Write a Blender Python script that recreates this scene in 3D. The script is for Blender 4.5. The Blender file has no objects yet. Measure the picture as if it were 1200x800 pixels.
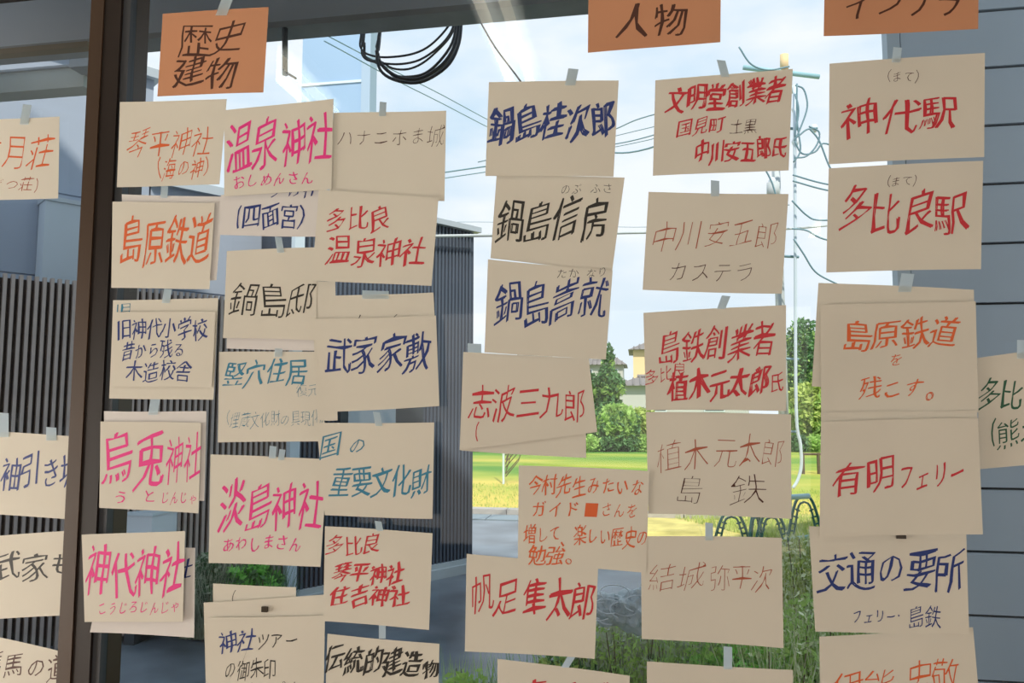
import bpy, bmesh, math, random
from mathutils import Vector, Matrix, noise

scene = bpy.context.scene
COL = scene.collection
R_ = math.radians

# ------------------------------------------------------------------ camera
F = 870.0
cam_d = bpy.data.cameras.new('camera')
cam_d.sensor_width = 36.0
cam_d.lens = 36.0 * F / 1200.0
cam_d.clip_start = 0.02
cam_d.clip_end = 400
cam = bpy.data.objects.new('camera', cam_d)
COL.objects.link(cam)
cam.location = (0, -1.2, 1.5)
cam.rotation_euler = (R_(95.0), 0, R_(9.5))
scene.camera = cam
bpy.context.view_layer.update()
CM = cam.matrix_world.to_3x3()
CC = Vector(cam.location)

# ------------------------------------------------------------------ view + world
scene.view_settings.view_transform = 'Standard'
scene.view_settings.look = 'None'
scene.view_settings.gamma = 1
scene.view_settings.exposure = 0.0
scene.view_settings.use_curve_mapping = False
try:
    scene.cycles.max_bounces = 8
    scene.cycles.transparent_max_bounces = 16
    scene.cycles.caustics_reflective = False
    scene.cycles.caustics_refractive = False
except Exception:
    pass

w = bpy.data.worlds.new('sky')
scene.world = w
w.use_nodes = True
nt = w.node_tree
nt.nodes.clear()
out = nt.nodes.new('ShaderNodeOutputWorld')
bg = nt.nodes.new('ShaderNodeBackground')
tc = nt.nodes.new('ShaderNodeTexCoord')
sep = nt.nodes.new('ShaderNodeSeparateXYZ')
nt.links.new(tc.outputs['Generated'], sep.inputs[0])
gr = nt.nodes.new('ShaderNodeValToRGB')
gr.color_ramp.elements[0].position = 0.0
gr.color_ramp.elements[0].color = (0.74, 0.82, 0.88, 1)
gr.color_ramp.elements[1].position = 0.65
gr.color_ramp.elements[1].color = (0.42, 0.66, 0.88, 1)
nt.links.new(sep.outputs['Z'], gr.inputs[0])
mp = nt.nodes.new('ShaderNodeMapping')
mp.inputs['Scale'].default_value = (1.0, 1.0, 2.6)
nt.links.new(tc.outputs['Generated'], mp.inputs[0])
ns = nt.nodes.new('ShaderNodeTexNoise')
ns.inputs['Scale'].default_value = 2.3
ns.inputs['Detail'].default_value = 6
nt.links.new(mp.outputs[0], ns.inputs['Vector'])
cr = nt.nodes.new('ShaderNodeValToRGB')
cr.color_ramp.elements[0].position = 0.42
cr.color_ramp.elements[1].position = 0.6
nt.links.new(ns.outputs['Fac'], cr.inputs[0])
mx = nt.nodes.new('ShaderNodeMixRGB')
mx.inputs[2].default_value = (0.86, 0.90, 0.95, 1)
nt.links.new(cr.outputs[0], mx.inputs[0])
nt.links.new(gr.outputs[0], mx.inputs[1])
nt.links.new(mx.outputs[0], bg.inputs[0])
bg.inputs[1].default_value = 1.15
nt.links.new(bg.outputs[0], out.inputs[0])

# ------------------------------------------------------------------ sun and room light
sd = bpy.data.lights.new('sun', 'SUN')
sd.energy = 4.2
sd.angle = R_(1.0)
sd.color = (1.0, 0.93, 0.80)
sun = bpy.data.objects.new('sun', sd)
COL.objects.link(sun)
sun.rotation_euler = (R_(43), 0, R_(18))     # high behind this building, a little from the right

def area(name, loc, aim, sx, sy, power, color):
    d = bpy.data.lights.new(name, 'AREA')
    d.shape = 'RECTANGLE'; d.size = sx; d.size_y = sy
    d.energy = power; d.color = color
    o = bpy.data.objects.new(name, d)
    COL.objects.link(o)
    o.location = loc
    o.rotation_euler = (Vector(aim) - Vector(loc)).to_track_quat('-Z', 'Y').to_euler()
    return o
# added fills for the papers, no windows there: low left, weaker right, wide behind
area('left_fill_light', (-2.9, -0.75, 1.0), (-0.4, -.3, 1.3), 1.2, 1.6, 62, (1.0, 0.92, 0.82))
area('right_fill_light', (2.9, -0.9, 1.0), (0.2, -.3, 1.3), 1.4, 1.6, 18, (1.0, 0.91, 0.82))
area('back_fill_light', (0.0, -5.8, 1.3), (0.0, 0, 1.3), 5.4, 2.2, 64, (1.0, 0.93, 0.86))

# ------------------------------------------------------------------ materials
MATS = {}
def mat(name, col, rough=0.7, metal=0.0, var=0.0, scale=20.0, bump=0.0, spec=0.5, emit=None, alpha=None, trans=0.0, stretch=None):
    if name in MATS:
        return MATS[name]
    m = bpy.data.materials.new(name)
    m.use_nodes = True
    t = m.node_tree
    b = t.nodes['Principled BSDF']
    b.inputs['Base Color'].default_value = (*col, 1)
    b.inputs['Roughness'].default_value = rough
    b.inputs['Metallic'].default_value = metal
    b.inputs['Specular IOR Level'].default_value = spec
    if emit:
        b.inputs['Emission Color'].default_value = (*emit[:3], 1)
        b.inputs['Emission Strength'].default_value = emit[3]
    if var or bump:
        c = t.nodes.new('ShaderNodeTexCoord')
        mpn = t.nodes.new('ShaderNodeMapping')
        if stretch:
            mpn.inputs['Scale'].default_value = stretch
        t.links.new(c.outputs['Object'], mpn.inputs[0])
        n = t.nodes.new('ShaderNodeTexNoise')
        n.inputs['Scale'].default_value = scale
        n.inputs['Detail'].default_value = 5
        t.links.new(mpn.outputs[0], n.inputs['Vector'])
        if var:
            r = t.nodes.new('ShaderNodeValToRGB')
            r.color_ramp.elements[0].position = 0.3
            r.color_ramp.elements[1].position = 0.7
            r.color_ramp.elements[0].color = (*[max(0, x * (1 - var)) for x in col], 1)
            r.color_ramp.elements[1].color = (*[min(1, x * (1 + var)) for x in col], 1)
            t.links.new(n.outputs['Fac'], r.inputs[0])
            t.links.new(r.outputs[0], b.inputs['Base Color'])
        if bump:
            bp = t.nodes.new('ShaderNodeBump')
            bp.inputs['Strength'].default_value = bump
            bp.inputs['Distance'].default_value = 0.01
            t.links.new(n.outputs['Fac'], bp.inputs['Height'])
            t.links.new(bp.outputs[0], b.inputs['Normal'])
    if trans:
        tr = t.nodes.new('ShaderNodeBsdfTranslucent')
        tr.inputs[0].default_value = (*col, 1)
        ms = t.nodes.new('ShaderNodeMixShader')
        ms.inputs[0].default_value = trans
        o = t.nodes['Material Output']
        t.links.new(b.outputs[0], ms.inputs[1])
        t.links.new(tr.outputs[0], ms.inputs[2])
        t.links.new(ms.outputs[0], o.inputs[0])
    MATS[name] = m
    return m

def glass_mat():
    m = bpy.data.materials.new('window_glass')
    m.use_nodes = True
    t = m.node_tree
    t.nodes.clear()
    o = t.nodes.new('ShaderNodeOutputMaterial')
    tr = t.nodes.new('ShaderNodeBsdfTransparent')
    tr.inputs[0].default_value = (0.97, 0.985, 0.985, 1)
    gl = t.nodes.new('ShaderNodeBsdfGlossy')
    gl.inputs['Roughness'].default_value = 0.02
    fr = t.nodes.new('ShaderNodeFresnel')
    fr.inputs[0].default_value = 1.45
    ms = t.nodes.new('ShaderNodeMixShader')
    t.links.new(fr.outputs[0], ms.inputs[0])
    t.links.new(tr.outputs[0], ms.inputs[1])
    t.links.new(gl.outputs[0], ms.inputs[2])
    t.links.new(ms.outputs[0], o.inputs[0])
    MATS['glass'] = m
    return m
GLASS = glass_mat()

M_paper = mat('cream_paper', (0.80, 0.765, 0.675), 0.9, var=0.03, scale=6, spec=0.1, trans=0.16)
M_paper_w = mat('white_paper', (0.85, 0.82, 0.80), 0.9, var=0.02, scale=6, spec=0.1, trans=0.2)
M_orange = mat('orange_paper', (0.66, 0.33, 0.19), 0.9, var=0.04, scale=5, spec=0.1, trans=0.14)
M_tape = mat('translucent_tape', (0.84, 0.90, 0.93), 0.4, trans=0.75)
INK = {
    'pink': mat('pink_ink', (0.80, 0.03, 0.26), 0.6), 'orange': mat('orange_ink', (0.72, 0.13, 0.03), 0.6),
    'red': mat('red_ink', (0.58, 0.025, 0.04), 0.6), 'navy': mat('navy_ink', (0.012, 0.035, 0.20), 0.6),
    'black': mat('black_ink', (0.02, 0.018, 0.015), 0.6), 'teal': mat('teal_ink', (0.03, 0.22, 0.36), 0.6),
    'brown': mat('thin_brown_ink', (0.26, 0.10, 0.06), 0.6), 'green': mat('green_ink', (0.02, 0.11, 0.06), 0.6),
    'umber': mat('dark_brown_ink', (0.07, 0.018, 0.008), 0.6), 'rust': mat('rust_ink', (0.42, 0.10, 0.05), 0.6),
}
M_sash_b = mat('brown_sash', (0.052, 0.028, 0.014), 0.45, var=0.15, scale=8, stretch=(1, 1, .1))
M_sash_d = mat('dark_sash', (0.012, 0.006, 0.004), 0.4)
M_gasket = mat('grey_gasket', (0.05, 0.055, 0.065), 0.5)
M_soffit = mat('blue_grey_soffit', (0.72, 0.78, 0.86), 0.8, var=0.06, scale=2)
M_eave_edge = mat('dark_eave_edge', (0.42, 0.44, 0.46), 0.7, var=0.2, scale=5)
M_beam = mat('grey_green_beam', (0.50, 0.53, 0.50), 0.7, var=0.1, scale=3)
M_tan = mat('tan_trim', (0.34, 0.28, 0.20), 0.7)
M_siding = mat('blue_grey_siding', (0.50, 0.56, 0.62), 0.5, var=0.06, scale=1.5, stretch=(1, 1, .3))
M_siding2 = mat('steel_blue_wall', (0.35, 0.40, 0.49), 0.5, var=0.05, scale=1.2)
M_slat = mat('grey_brown_slat', (0.44, 0.37, 0.34), 0.6, var=0.1, scale=9)
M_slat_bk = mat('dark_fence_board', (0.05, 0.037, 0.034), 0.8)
M_corr = mat('charcoal_cladding', (0.045, 0.058, 0.085), 0.5, var=0.3, scale=6, stretch=(1, 1, .15))
M_rib = mat('charcoal_rib', (0.085, 0.105, 0.145), 0.5, var=0.3, scale=6, stretch=(1, 1, .15))
M_cap = mat('grey_roof_cap', (0.45, 0.5, 0.55), 0.4)
M_paleblue = mat('pale_blue_wall', (0.30, 0.44, 0.62), 0.6, var=0.03, scale=.4)
M_palepipe = mat('pale_pipe', (0.62, 0.72, 0.80), 0.4)
M_white = mat('off_white_enamel', (0.72, 0.78, 0.84), 0.4)
M_darkmetal = mat('dark_metal', (0.05, 0.06, 0.07), 0.4)
M_cable = mat('black_cable', (0.018, 0.024, 0.034), 0.5)
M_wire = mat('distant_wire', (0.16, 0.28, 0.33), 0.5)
M_conc = mat('pale_concrete', (0.50, 0.54, 0.56), 0.8, var=0.1, scale=3)
M_kerb = mat('kerb_concrete', (0.42, 0.40, 0.38), 0.9, var=0.12, scale=8)
M_gutter = mat('gutter_concrete', (0.23, 0.29, 0.33), 0.7, var=0.1, scale=3)
M_asph = mat('wet_asphalt', (0.14, 0.17, 0.205), 0.32, var=0.6, scale=1.3, bump=.2)
M_green = mat('green_painted_steel', (0.03, 0.15, 0.14), 0.4)
M_bluepipe = mat('pale_blue_steel_pipe', (0.32, 0.55, 0.60), 0.4)
M_bag = mat('clear_plastic', (0.62, 0.70, 0.74), 0.3, trans=.35)
M_trunk = mat('bark', (0.12, 0.09, 0.06), 0.9, var=.2)
M_leaf_d = mat('dark_leaves', (0.10, 0.22, 0.08), 0.7, var=.5, scale=3, trans=.2)
M_leaf_m = mat('mid_leaves', (0.42, 0.62, 0.18), 0.7, var=.4, scale=4, trans=.4)
M_leaf_l = mat('light_leaves', (0.42, 0.52, 0.13), 0.7, var=.4, scale=4, trans=.25)
M_leaf_g = mat('grey_green_leaves', (0.42, 0.46, 0.34), 0.7, var=.4, scale=5, trans=.4)
M_leaf_v = mat('vivid_leaves', (0.28, 0.68, 0.14), 0.7, var=.4, scale=5, trans=.4)
M_flower = mat('pale_flower_heads', (0.72, 0.78, 0.52), 0.8)
M_tile = mat('grey_roof_tile', (0.22, 0.20, 0.19), 0.7, var=.15, scale=2)
M_cream = mat('cream_house_wall', (0.80, 0.60, 0.34), 0.8)
M_hwall = mat('grey_house_wall', (0.50, 0.50, 0.48), 0.8)
M_pane = mat('dark_house_glass', (0.06, 0.08, 0.10), 0.15)
M_tube = mat('fluorescent_tube', (1, 1, 1), 0.5, emit=(1.0, 0.93, 0.74, 9.0))
M_room = mat('room_plaster', (0.40, 0.37, 0.33), 0.9, var=.05, scale=2)
M_ceil = mat('ceiling_board', (0.36, 0.34, 0.31), 0.9)
M_floor = mat('room_floor', (0.50, 0.36, 0.24), 0.6, var=.15, scale=3, stretch=(.2, 2, 1))
M_clip = mat('black_clip', (0.03, 0.02, 0.01), 0.4)

# ------------------------------------------------------------------ helpers
def ray(px, py):
    return CM @ Vector(((px - 600) / F, (400 - py) / F, -1.0))
def at(px, py, Y):
    d = ray(px, py)
    return CC + d * ((Y - CC.y) / d.y)
def dep(px, py, z):
    return CC + ray(px, py) * z
def gnd(px, py, z=0.0):
    d = ray(px, py)
    return CC + d * ((z - CC.z) / d.z)
def hit(px, py, P, n):
    d = ray(px, py)
    return CC + d * ((P - CC).dot(n) / d.dot(n))

class MB:
    def __init__(s):
        s.v = []; s.f = []
    def add(s, vs, fs):
        k = len(s.v)
        s.v += [tuple(v) for v in vs]
        s.f += [tuple(i + k for i in f) for f in fs]
    def box(s, a, b, M=None):
        x0, y0, z0 = a; x1, y1, z1 = b
        vs = [Vector(p) for p in ((x0,y0,z0),(x1,y0,z0),(x1,y1,z0),(x0,y1,z0),(x0,y0,z1),(x1,y0,z1),(x1,y1,z1),(x0,y1,z1))]
        if M: vs = [M @ v for v in vs]
        s.add(vs, [(0,3,2,1),(4,5,6,7),(0,1,5,4),(1,2,6,5),(2,3,7,6),(3,0,4,7)])
    def tube(s, pts, r, n=6, cap=True):
        pts = [Vector(p) for p in pts]
        rs = r if isinstance(r, (list, tuple)) else [r] * len(pts)
        rings = []
        for i, p in enumerate(pts):
            t = (pts[min(i + 1, len(pts) - 1)] - pts[max(i - 1, 0)]).normalized()
            a = t.cross(Vector((0, 0, 1)))
            if a.length < .01: a = t.cross(Vector((0, 1, 0)))
            a.normalize(); b = t.cross(a).normalized()
            rings.append([p + (a * math.cos(2*math.pi*k/n) + b * math.sin(2*math.pi*k/n)) * rs[i] for k in range(n)])
        vs = [v for g in rings for v in g]
        fs = []
        for i in range(len(pts) - 1):
            for k in range(n):
                fs.append((i*n+k, i*n+(k+1) % n, (i+1)*n+(k+1) % n, (i+1)*n+k))
        if cap:
            fs.append(tuple(range(n))); fs.append(tuple((len(pts)-1)*n + k for k in reversed(range(n))))
        s.add(vs, fs)
    def build(s, name, m, parent=None, smooth=False):
        me = bpy.data.meshes.new(name)
        me.from_pydata(s.v, [], s.f)
        me.materials.append(m)
        if smooth:
            for p in me.polygons: p.use_smooth = True
        bm = bmesh.new(); bm.from_mesh(me)
        bmesh.ops.recalc_face_normals(bm, faces=bm.faces)
        bm.to_mesh(me); bm.free()
        return link(name, me, parent)
def link(name, me, parent=None):
    o = bpy.data.objects.new(name, me)
    COL.objects.link(o)
    if parent: 
        o.parent = parent
        o.matrix_parent_inverse = Matrix.Translation(-parent.location) if parent.type == 'EMPTY' else Matrix.Identity(4)
    return o
def tag(o, label, cat, group=None, kind=None):
    o['label'] = label
    o['category'] = cat
    if group: o['group'] = group
    if kind: o['kind'] = kind
    return o
def thing(name, loc, label, cat, group=None):
    o = bpy.data.objects.new(name, None)
    o.empty_display_size = .05
    COL.objects.link(o)
    o.location = loc
    return tag(o, label, cat, group)
def struct(o, label=None):
    o['kind'] = 'structure'
    if label: o['label'] = label
    return o
def curve(pts, n=24):
    """smooth polyline through points (Catmull-Rom)"""
    P = [Vector(p) for p in pts]
    P = [P[0]*2 - P[1]] + P + [P[-1]*2 - P[-2]]
    res = []
    seg = max(2, n // (len(P) - 3))
    for i in range(1, len(P) - 2):
        for k in range(seg):
            t = k / seg
            a, b, c, d = P[i-1], P[i], P[i+1], P[i+2]
            res.append(.5*((2*b) + (c-a)*t + (2*a-5*b+4*c-d)*t*t + (3*b-a-3*c+d)*t**3))
    res.append(P[-2])
    return res
def bx(name, a, b, m, parent=None, M=None):
    q = MB(); q.box(a, b, M); return q.build(name, m, parent)

# ------------------------------------------------------------------ the room (setting)
X0, X1, YB, ZC = -3.0, 3.0, -6.0, 2.7
GW0, GW1 = -2.55, 1.32       # window opening
struct(bx('floor', (X0, YB, -0.1), (X1, 0.1, 0.0), M_floor), 'wooden floor of the room')
struct(bx('ceiling', (X0, YB, ZC), (X1, 0.1, ZC + .12), M_ceil))
struct(bx('wall_left', (X0 - .12, YB, 0), (X0, 0.1, ZC), M_room))
struct(bx('wall_right', (X1, YB, 0), (X1 + .12, 0.1, ZC), M_room))
struct(bx('wall_back', (X0, YB - .12, 0), (X1, YB, ZC), M_room))
q = MB()
q.box((X0, -0.02, 0), (X1, 0.12, 0.32)); q.box((X0, -0.02, 2.42), (X1, 0.12, ZC))
q.box((X0, -0.02, .32), (GW0, 0.12, 2.42)); q.box((GW1, -0.02, .32), (X1, 0.12, 2.42))
struct(q.build('wall_front', M_room), 'wall around the sliding window')
struct(bx('roof_shadow_block', (X0 - .12, YB - .12, ZC + .12), (X1 + .12, 0.12, 7.0), mat('outer_plaster', (.62, .60, .58), .9)), 'unseen upper storey added to shade the near road')  # unseen mass added above the room so its shadow covers the near road
bpy.data.objects['roof_shadow_block'].name = 'wall_shadow_block'

# sliding window: right sash in the near track, left sash in the far track
win = thing('window_1', (-1.0, 0.01, .35), 'near sliding window sash with dark brown stile', 'window'); del win['category']
win['kind'] = 'structure'
q = MB(); q.box((-1.009, -0.004, .34), (-0.982, 0.040, 2.40)); q.build('stile', M_sash_b, win)
q = MB(); q.box((-0.982, -0.001, .34), (-0.960, 0.036, 2.40)); q.box((-0.960, -0.004, .34), (-0.945, 0.040, 2.40)); q.build('stile_rebate', M_sash_d, win)
q = MB(); q.box((-0.945, 0.002, .34), (-0.930, 0.018, 2.40)); q.build('gasket', M_gasket, win)
q = MB(); q.box((1.25, -0.004, .34), (1.30, 0.040, 2.40)); q.box((-0.945, -0.004, .34), (1.25, 0.040, .42)); q.box((-0.945, -0.004, 2.34), (1.25, 0.040, 2.40)); q.build('rail', M_sash_b, win)
q = MB(); q.add([(-0.935, .010, .42), (1.25, .010, .42), (1.25, .010, 2.34), (-0.935, .010, 2.34)], [(0, 1, 2, 3)]); q.build('pane', GLASS, win)
win2 = thing('window_2', (-1.6, 0.07, .35), 'far sliding window sash behind the brown stile', 'window'); del win2['category']
win2['kind'] = 'structure'
q = MB(); q.add([(-2.50, .070, .42), (-0.99, .070, .42), (-0.99, .070, 2.34), (-2.50, .070, 2.34)], [(0, 1, 2, 3)]); q.build('pane', GLASS, win2)
q = MB(); q.box((-2.55, .05, .34), (-2.50, .09, 2.40)); q.box((-2.50, .05, .34), (-1.0, .09, .42)); q.box((-2.50, .05, 2.34), (-1.0, .09, 2.40)); q.box((-1.0, .05, .34), (-0.955, .09, 2.40)); q.build('rail', M_sash_b, win2)

# ceiling lamps (their tubes mirror in the glass)
for i, (x, y0, y1, lb) in enumerate(((-0.385, -1.30, -0.50, 'fluorescent ceiling lamp nearest above the window centre'),
                                     (-1.17, -1.42, -0.92, 'fluorescent ceiling lamp above the left of the window'),
                                     (1.2, -3.9, -2.7, 'fluorescent ceiling lamp deep in the room'))):
    L = thing('ceiling_lamp', (x, (y0 + y1) / 2, 2.68), lb, 'lamp', 'fluorescent lamps on the room ceiling')
    q = MB(); q.box((x - .075, y0 - .03, 2.655), (x + .075, y1 + .03, 2.70)); q.build('housing', M_white, L)
    for dx in (-.035, .035):
        q = MB(); q.tube([(x + dx, y0, 2.632), (x + dx, y1, 2.632)], .017, 10); q.build('tube', M_tube, L, True)

# ------------------------------------------------------------------ handwriting
GL = {}
def glyph(ch, off):
    k = (ch, off)
    if k in GL: return GL[k]
    c = bpy.data.curves.new('glyph', 'FONT')
    c.body = ch; c.resolution_u = 2; c.offset = off
    o = bpy.data.objects.new('glyph', c)
    me = bpy.data.meshes.new_from_object(o)
    V = [(v.co.x - .5, v.co.y - .38) for v in me.vertices]
    Fs = [tuple(p.vertices) for p in me.polygons]
    # split long edges so that the strokes can bend
    bpy.data.objects.remove(o); bpy.data.curves.remove(c); bpy.data.meshes.remove(me)
    GL[k] = (V, Fs)
    return GL[k]

STY = {'thin': (-0.022, 1, 0.0), 'fine': (-0.014, 1, 0.0), 'pen': (-0.006, 1, 0.0),
       'mark': (-0.010, 2, 0.030), 'bold': (-0.009, 3, 0.034), 'fat': (0.0, 3, 0.045)}
rnd = random.Random(7)
def write(paper, surf, lines):
    by = {}
    for ln in lines:
        text, xl, yl, xr, yr, h, ink, sty = ln
        off, ncopy, nib = STY[sty]
        n = len(text)
        q = by.setdefault(ink, MB())
        cw = (xr - xl) / n
        slope = (yr - yl) / max(1, (xr - xl))
        for i, ch in enumerate(text):
            if ch in ' \u3000': continue
            V, Fs = glyph(ch, off)
            small = 0.8 if '\u3040' <= ch <= '\u30ff' else 1.0
            cx = xl + cw * (i + .5) + rnd.uniform(-.03, .03) * cw
            cy = yl + slope * (cx - xl) + rnd.uniform(-.06, .06) * h
            sx = cw * rnd.uniform(1.0, 1.1) * (1 if small == 1 else .88)
            sy = h * rnd.uniform(1.0, 1.12) * small
            sh = rnd.uniform(.02, .24)
            rise = rnd.uniform(.05, .19)
            p1, p2, p3 = (rnd.uniform(0, 6.3) for _ in range(3))
            a1 = .042
            for c in range(ncopy):
                k = (c - (ncopy - 1) / 2) * nib
                vs = []
                for (x, y) in V:
                    kk = k * (.35 + 1.3 * abs(math.sin(3.1 * x + 4.3 * y + p2))); x += kk; y += kk * .35
                    X = x + sh * y + a1 * math.sin(5 * y + p1) + .02 * math.sin(9 * x + p3)
                    Y = y + rise * x + a1 * math.sin(5 * x + p2) + .02 * math.sin(8 * y + p3)
                    vs.append(surf(cx + X * sx, cy - Y * sy, .00025 + c * .00004))
                q.add(vs, Fs)
    for ink, q in by.items():
        me = bpy.data.meshes.new('handwriting')
        me.from_pydata(q.v, [], q.f)
        me.materials.append(INK[ink])
        link('handwriting', me, paper)

PAPER_N = 0
def paper(label, quad, layer, lines=(), tapes=(), m=None, base=-0.006, clip=None, group=None):
    global PAPER_N
    PAPER_N += 1
    rr = random.Random(PAPER_N * 13)
    Y = base - layer * .0032
    C4 = [at(x, y, Y) for x, y in quad]
    xc = sum(c.x for c in C4) / 4; zc = sum(c.z for c in C4) / 4
    W = (C4[1] - C4[0]).length; H = (C4[0] - C4[3]).length
    a, b, g = rr.uniform(.0003, .0012), rr.uniform(.0004, .0017), rr.uniform(-.0005, .0005)
    def fy(x, z):
        s = (x - xc) / W; t = (z - zc) / H
        return a * 4 * s * s * .6 + b * (max(0, .5 - t)) ** 2 + g * s * t + .0003
    def surf(px, py, lift):
        p = at(px, py, Y)
        return (p.x, Y - fy(p.x, p.z) - lift, p.z)
    NX, NZ = 12, 9
    front = []; back = []
    ph = rr.uniform(0, 6)
    for j in range(NZ + 1):
        for i in range(NX + 1):
            u, v = i / NX, j / NZ
            p = (C4[0] * (1-u) + C4[1] * u) * (1-v) + (C4[3] * (1-u) + C4[2] * u) * v
            # slightly wavy cut edges
            p.z -= .0012 * math.sin(u * 3.1 + ph) * (1 if v in (0, 1) else .5)
            y = Y - fy(p.x, p.z)
            front.append((p.x, y, p.z)); back.append((p.x, y + .0002, p.z))
    K = len(front); fs = []
    for j in range(NZ):
        for i in range(NX):
            a0 = j * (NX + 1) + i
            fs.append((a0, a0 + NX + 1, a0 + NX + 2, a0 + 1))
            fs.append((K + a0, K + a0 + 1, K + a0 + NX + 2, K + a0 + NX + 1))
    rim = [i for i in range(NX + 1)] + [j * (NX + 1) + NX for j in range(1, NZ + 1)] + [NZ * (NX + 1) + i for i in range(NX - 1, -1, -1)] + [j * (NX + 1) for j in range(NZ - 1, 0, -1)]
    ring = [front[i] for i in rim] + [back[i] for i in rim]     # the cut edge keeps its own crisp normals
    nr = len(rim)
    for i in range(nr):
        j = (i + 1) % nr
        fs.append((2*K + i, 2*K + j, 2*K + nr + j, 2*K + nr + i))
    me = bpy.data.meshes.new('paper_sheet')
    me.from_pydata(front + back + ring, [], fs)
    me.materials.append(m or M_paper)
    for i, p in enumerate(me.polygons): p.use_smooth = i < 2 * NX * NZ
    o = link('paper_sheet', me)
    tag(o, label, 'paper', group)
    write(o, surf, lines)
    for (cx, y0, y1, wd, sl) in tapes:      # tape from y0 (top) to y1, overlapping the sheet's top edge
        t = MB()
        yt = Y - .0022 + layer * .0020
        pts = [at(cx - wd/2 + sl, y0, yt), at(cx + wd/2 + sl, y0 + 1, yt), at(cx + wd/2, y1, Y - .0022), at(cx - wd/2, y1, Y - .0022)]
        t.add(pts + [p + Vector((0, .0003, 0)) for p in pts], [(0,1,2,3),(7,6,5,4),(0,4,5,1),(1,5,6,2),(2,6,7,3),(3,7,4,0)])
        t.build('tape_strip', M_tape, o)
    if clip:
        x0, y0, x1, y1 = clip
        t = MB()
        a_, b_ = at(x0, y1, Y - .005), at(x1, y0, Y - .005)
        t.box((a_.x, a_.y, a_.z), (b_.x, b_.y + .004, b_.z)); t.build('clip', M_clip, o)
    return o


# left sash sheets (behind the brown stile)
LB = 0.058
paper('cream sheet with orange characters at top of the left sash', ((-45,142),(70,136),(69,232),(-45,236)), 0,
      [('二月荘', -26, 182, 63, 178, 42, 'orange', 'fine'), ('（げつ荘）', -30, 217, 58, 216, 17, 'rust', 'fine')], [(28,122,146,10,4)], base=LB)
paper('cream sheet with dark blue characters on the left sash, half behind the stile', ((-60,503),(90,511),(84,608),(-60,600)), 1,
      [('袖引き坂', 2, 553, 94, 550, 42, 'navy', 'mark')], [(60,500,516,12,0),(3,483,512,14,0)], base=LB)
paper('cream sheet with black characters on the left sash, third from its top', ((-60,632),(84,622),(80,721),(-60,728)), 0,
      [('武家も', -8, 664, 90, 662, 34, 'black', 'mark')], base=LB)
paper('cream sheet tilted down to the right in the bottom left corner', ((-60,734),(76,764),(76,860),(-60,860)), 1,
      [('篤馬の道', -22, 775, 80, 785, 30, 'umber', 'pen')], base=LB)

# orange headers
paper('orange header sheet at the top left with four dark characters', ((191,16),(315,9),(309,109),(185,113)), 1,
      [('歴史', 208, 46, 290, 44, 40, 'umber', 'pen'), ('建物', 204, 85, 280, 84, 38, 'umber', 'mark')], [(259,-6,18,13,9)], m=M_orange)
paper('orange header sheet at the top centre, cut by the picture edge', ((690,-45),(845,-52),(844,49),(689,63)), 1,
      [('歴史', 724, -24, 806, -28, 42, 'umber', 'pen'), ('人物', 722, 28, 806, 24, 40, 'umber', 'mark')], m=M_orange)
paper('orange header sheet at the top right with curved strokes', ((967,-50),(1147,-55),(1146,35),(965,42)), 1,
      [('インフラ', 988, 8, 1130, 2, 46, 'umber', 'mark')], [], m=M_orange)

# column 1
paper('cream sheet directly below and left of the left orange header', ((141,119),(266,117),(258,217),(138,219)), 2,
      [('琴平神社', 150, 168, 250, 164, 36, 'orange', 'fine'), ('（海の神）', 174, 200, 256, 196, 25, 'orange', 'pen')])
paper('plain sheet peeking out behind the sheet with four orange characters', ((143,227),(262,231),(254,329),(146,330)), 1, [], [(192,214,232,8,1)], m=M_paper_w)
paper('cream sheet with four tall orange characters beside the stile', ((132,237),(252,237),(246,338),(131,338)), 2,
      [('島原鉄道', 142, 284, 247, 280, 58, 'orange', 'mark')])
paper('back sheet with a small teal character, behind the small navy note', ((133,351),(256,350),(251,469),(129,466)), 1,
      [('旧', 136, 361, 156, 361, 12, 'teal', 'pen')], [(194,338,355,9,3)])
paper('cream note with three rows of small navy characters', ((134,365),(253,366),(249,455),(131,452)), 2,
      [('旧神代小学校', 137, 384, 243, 386, 25, 'navy', 'mark'), ('昔から残る', 143, 411, 217, 409, 22, 'navy', 'mark'), ('木造校舎', 149, 435, 226, 434, 24, 'navy', 'mark')])
paper('white sheet behind the pink sheet beside the stile, under the navy note', ((122,481),(242,482),(240,587),(124,585)), 1, [], [(179,466,486,11,3)], m=M_paper_w)
paper('cream sheet with four pink characters beside the stile, hiding a white sheet', ((118,493),(236,496),(233,602),(117,594)), 2,
      [('烏兎', 120, 535, 194, 535, 66, 'pink', 'mark'), ('神社', 194, 537, 236, 537, 56, 'pink', 'pen'), ('う', 133, 582, 151, 582, 20, 'pink', 'mark'), ('と', 166, 582, 184, 582, 20, 'pink', 'mark'), ('じんじゃ', 188, 583, 232, 584, 19, 'pink', 'pen')])
paper('white sheet with a blue stroke behind the lowest pink sheet', ((126,640),(229,641),(228,746),(106,741)), 1,
      [('社', 200, 668, 226, 668, 26, 'navy', 'mark')], m=M_paper_w)
paper('cream sheet with pink characters laid over the brown stile', ((96,627),(217,621),(215,727),(100,729)), 3,
      [('神代神社', 102, 672, 216, 668, 60, 'pink', 'mark'), ('こうじろじんじゃ', 114, 713, 212, 710, 19, 'pink', 'pen')])

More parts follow.
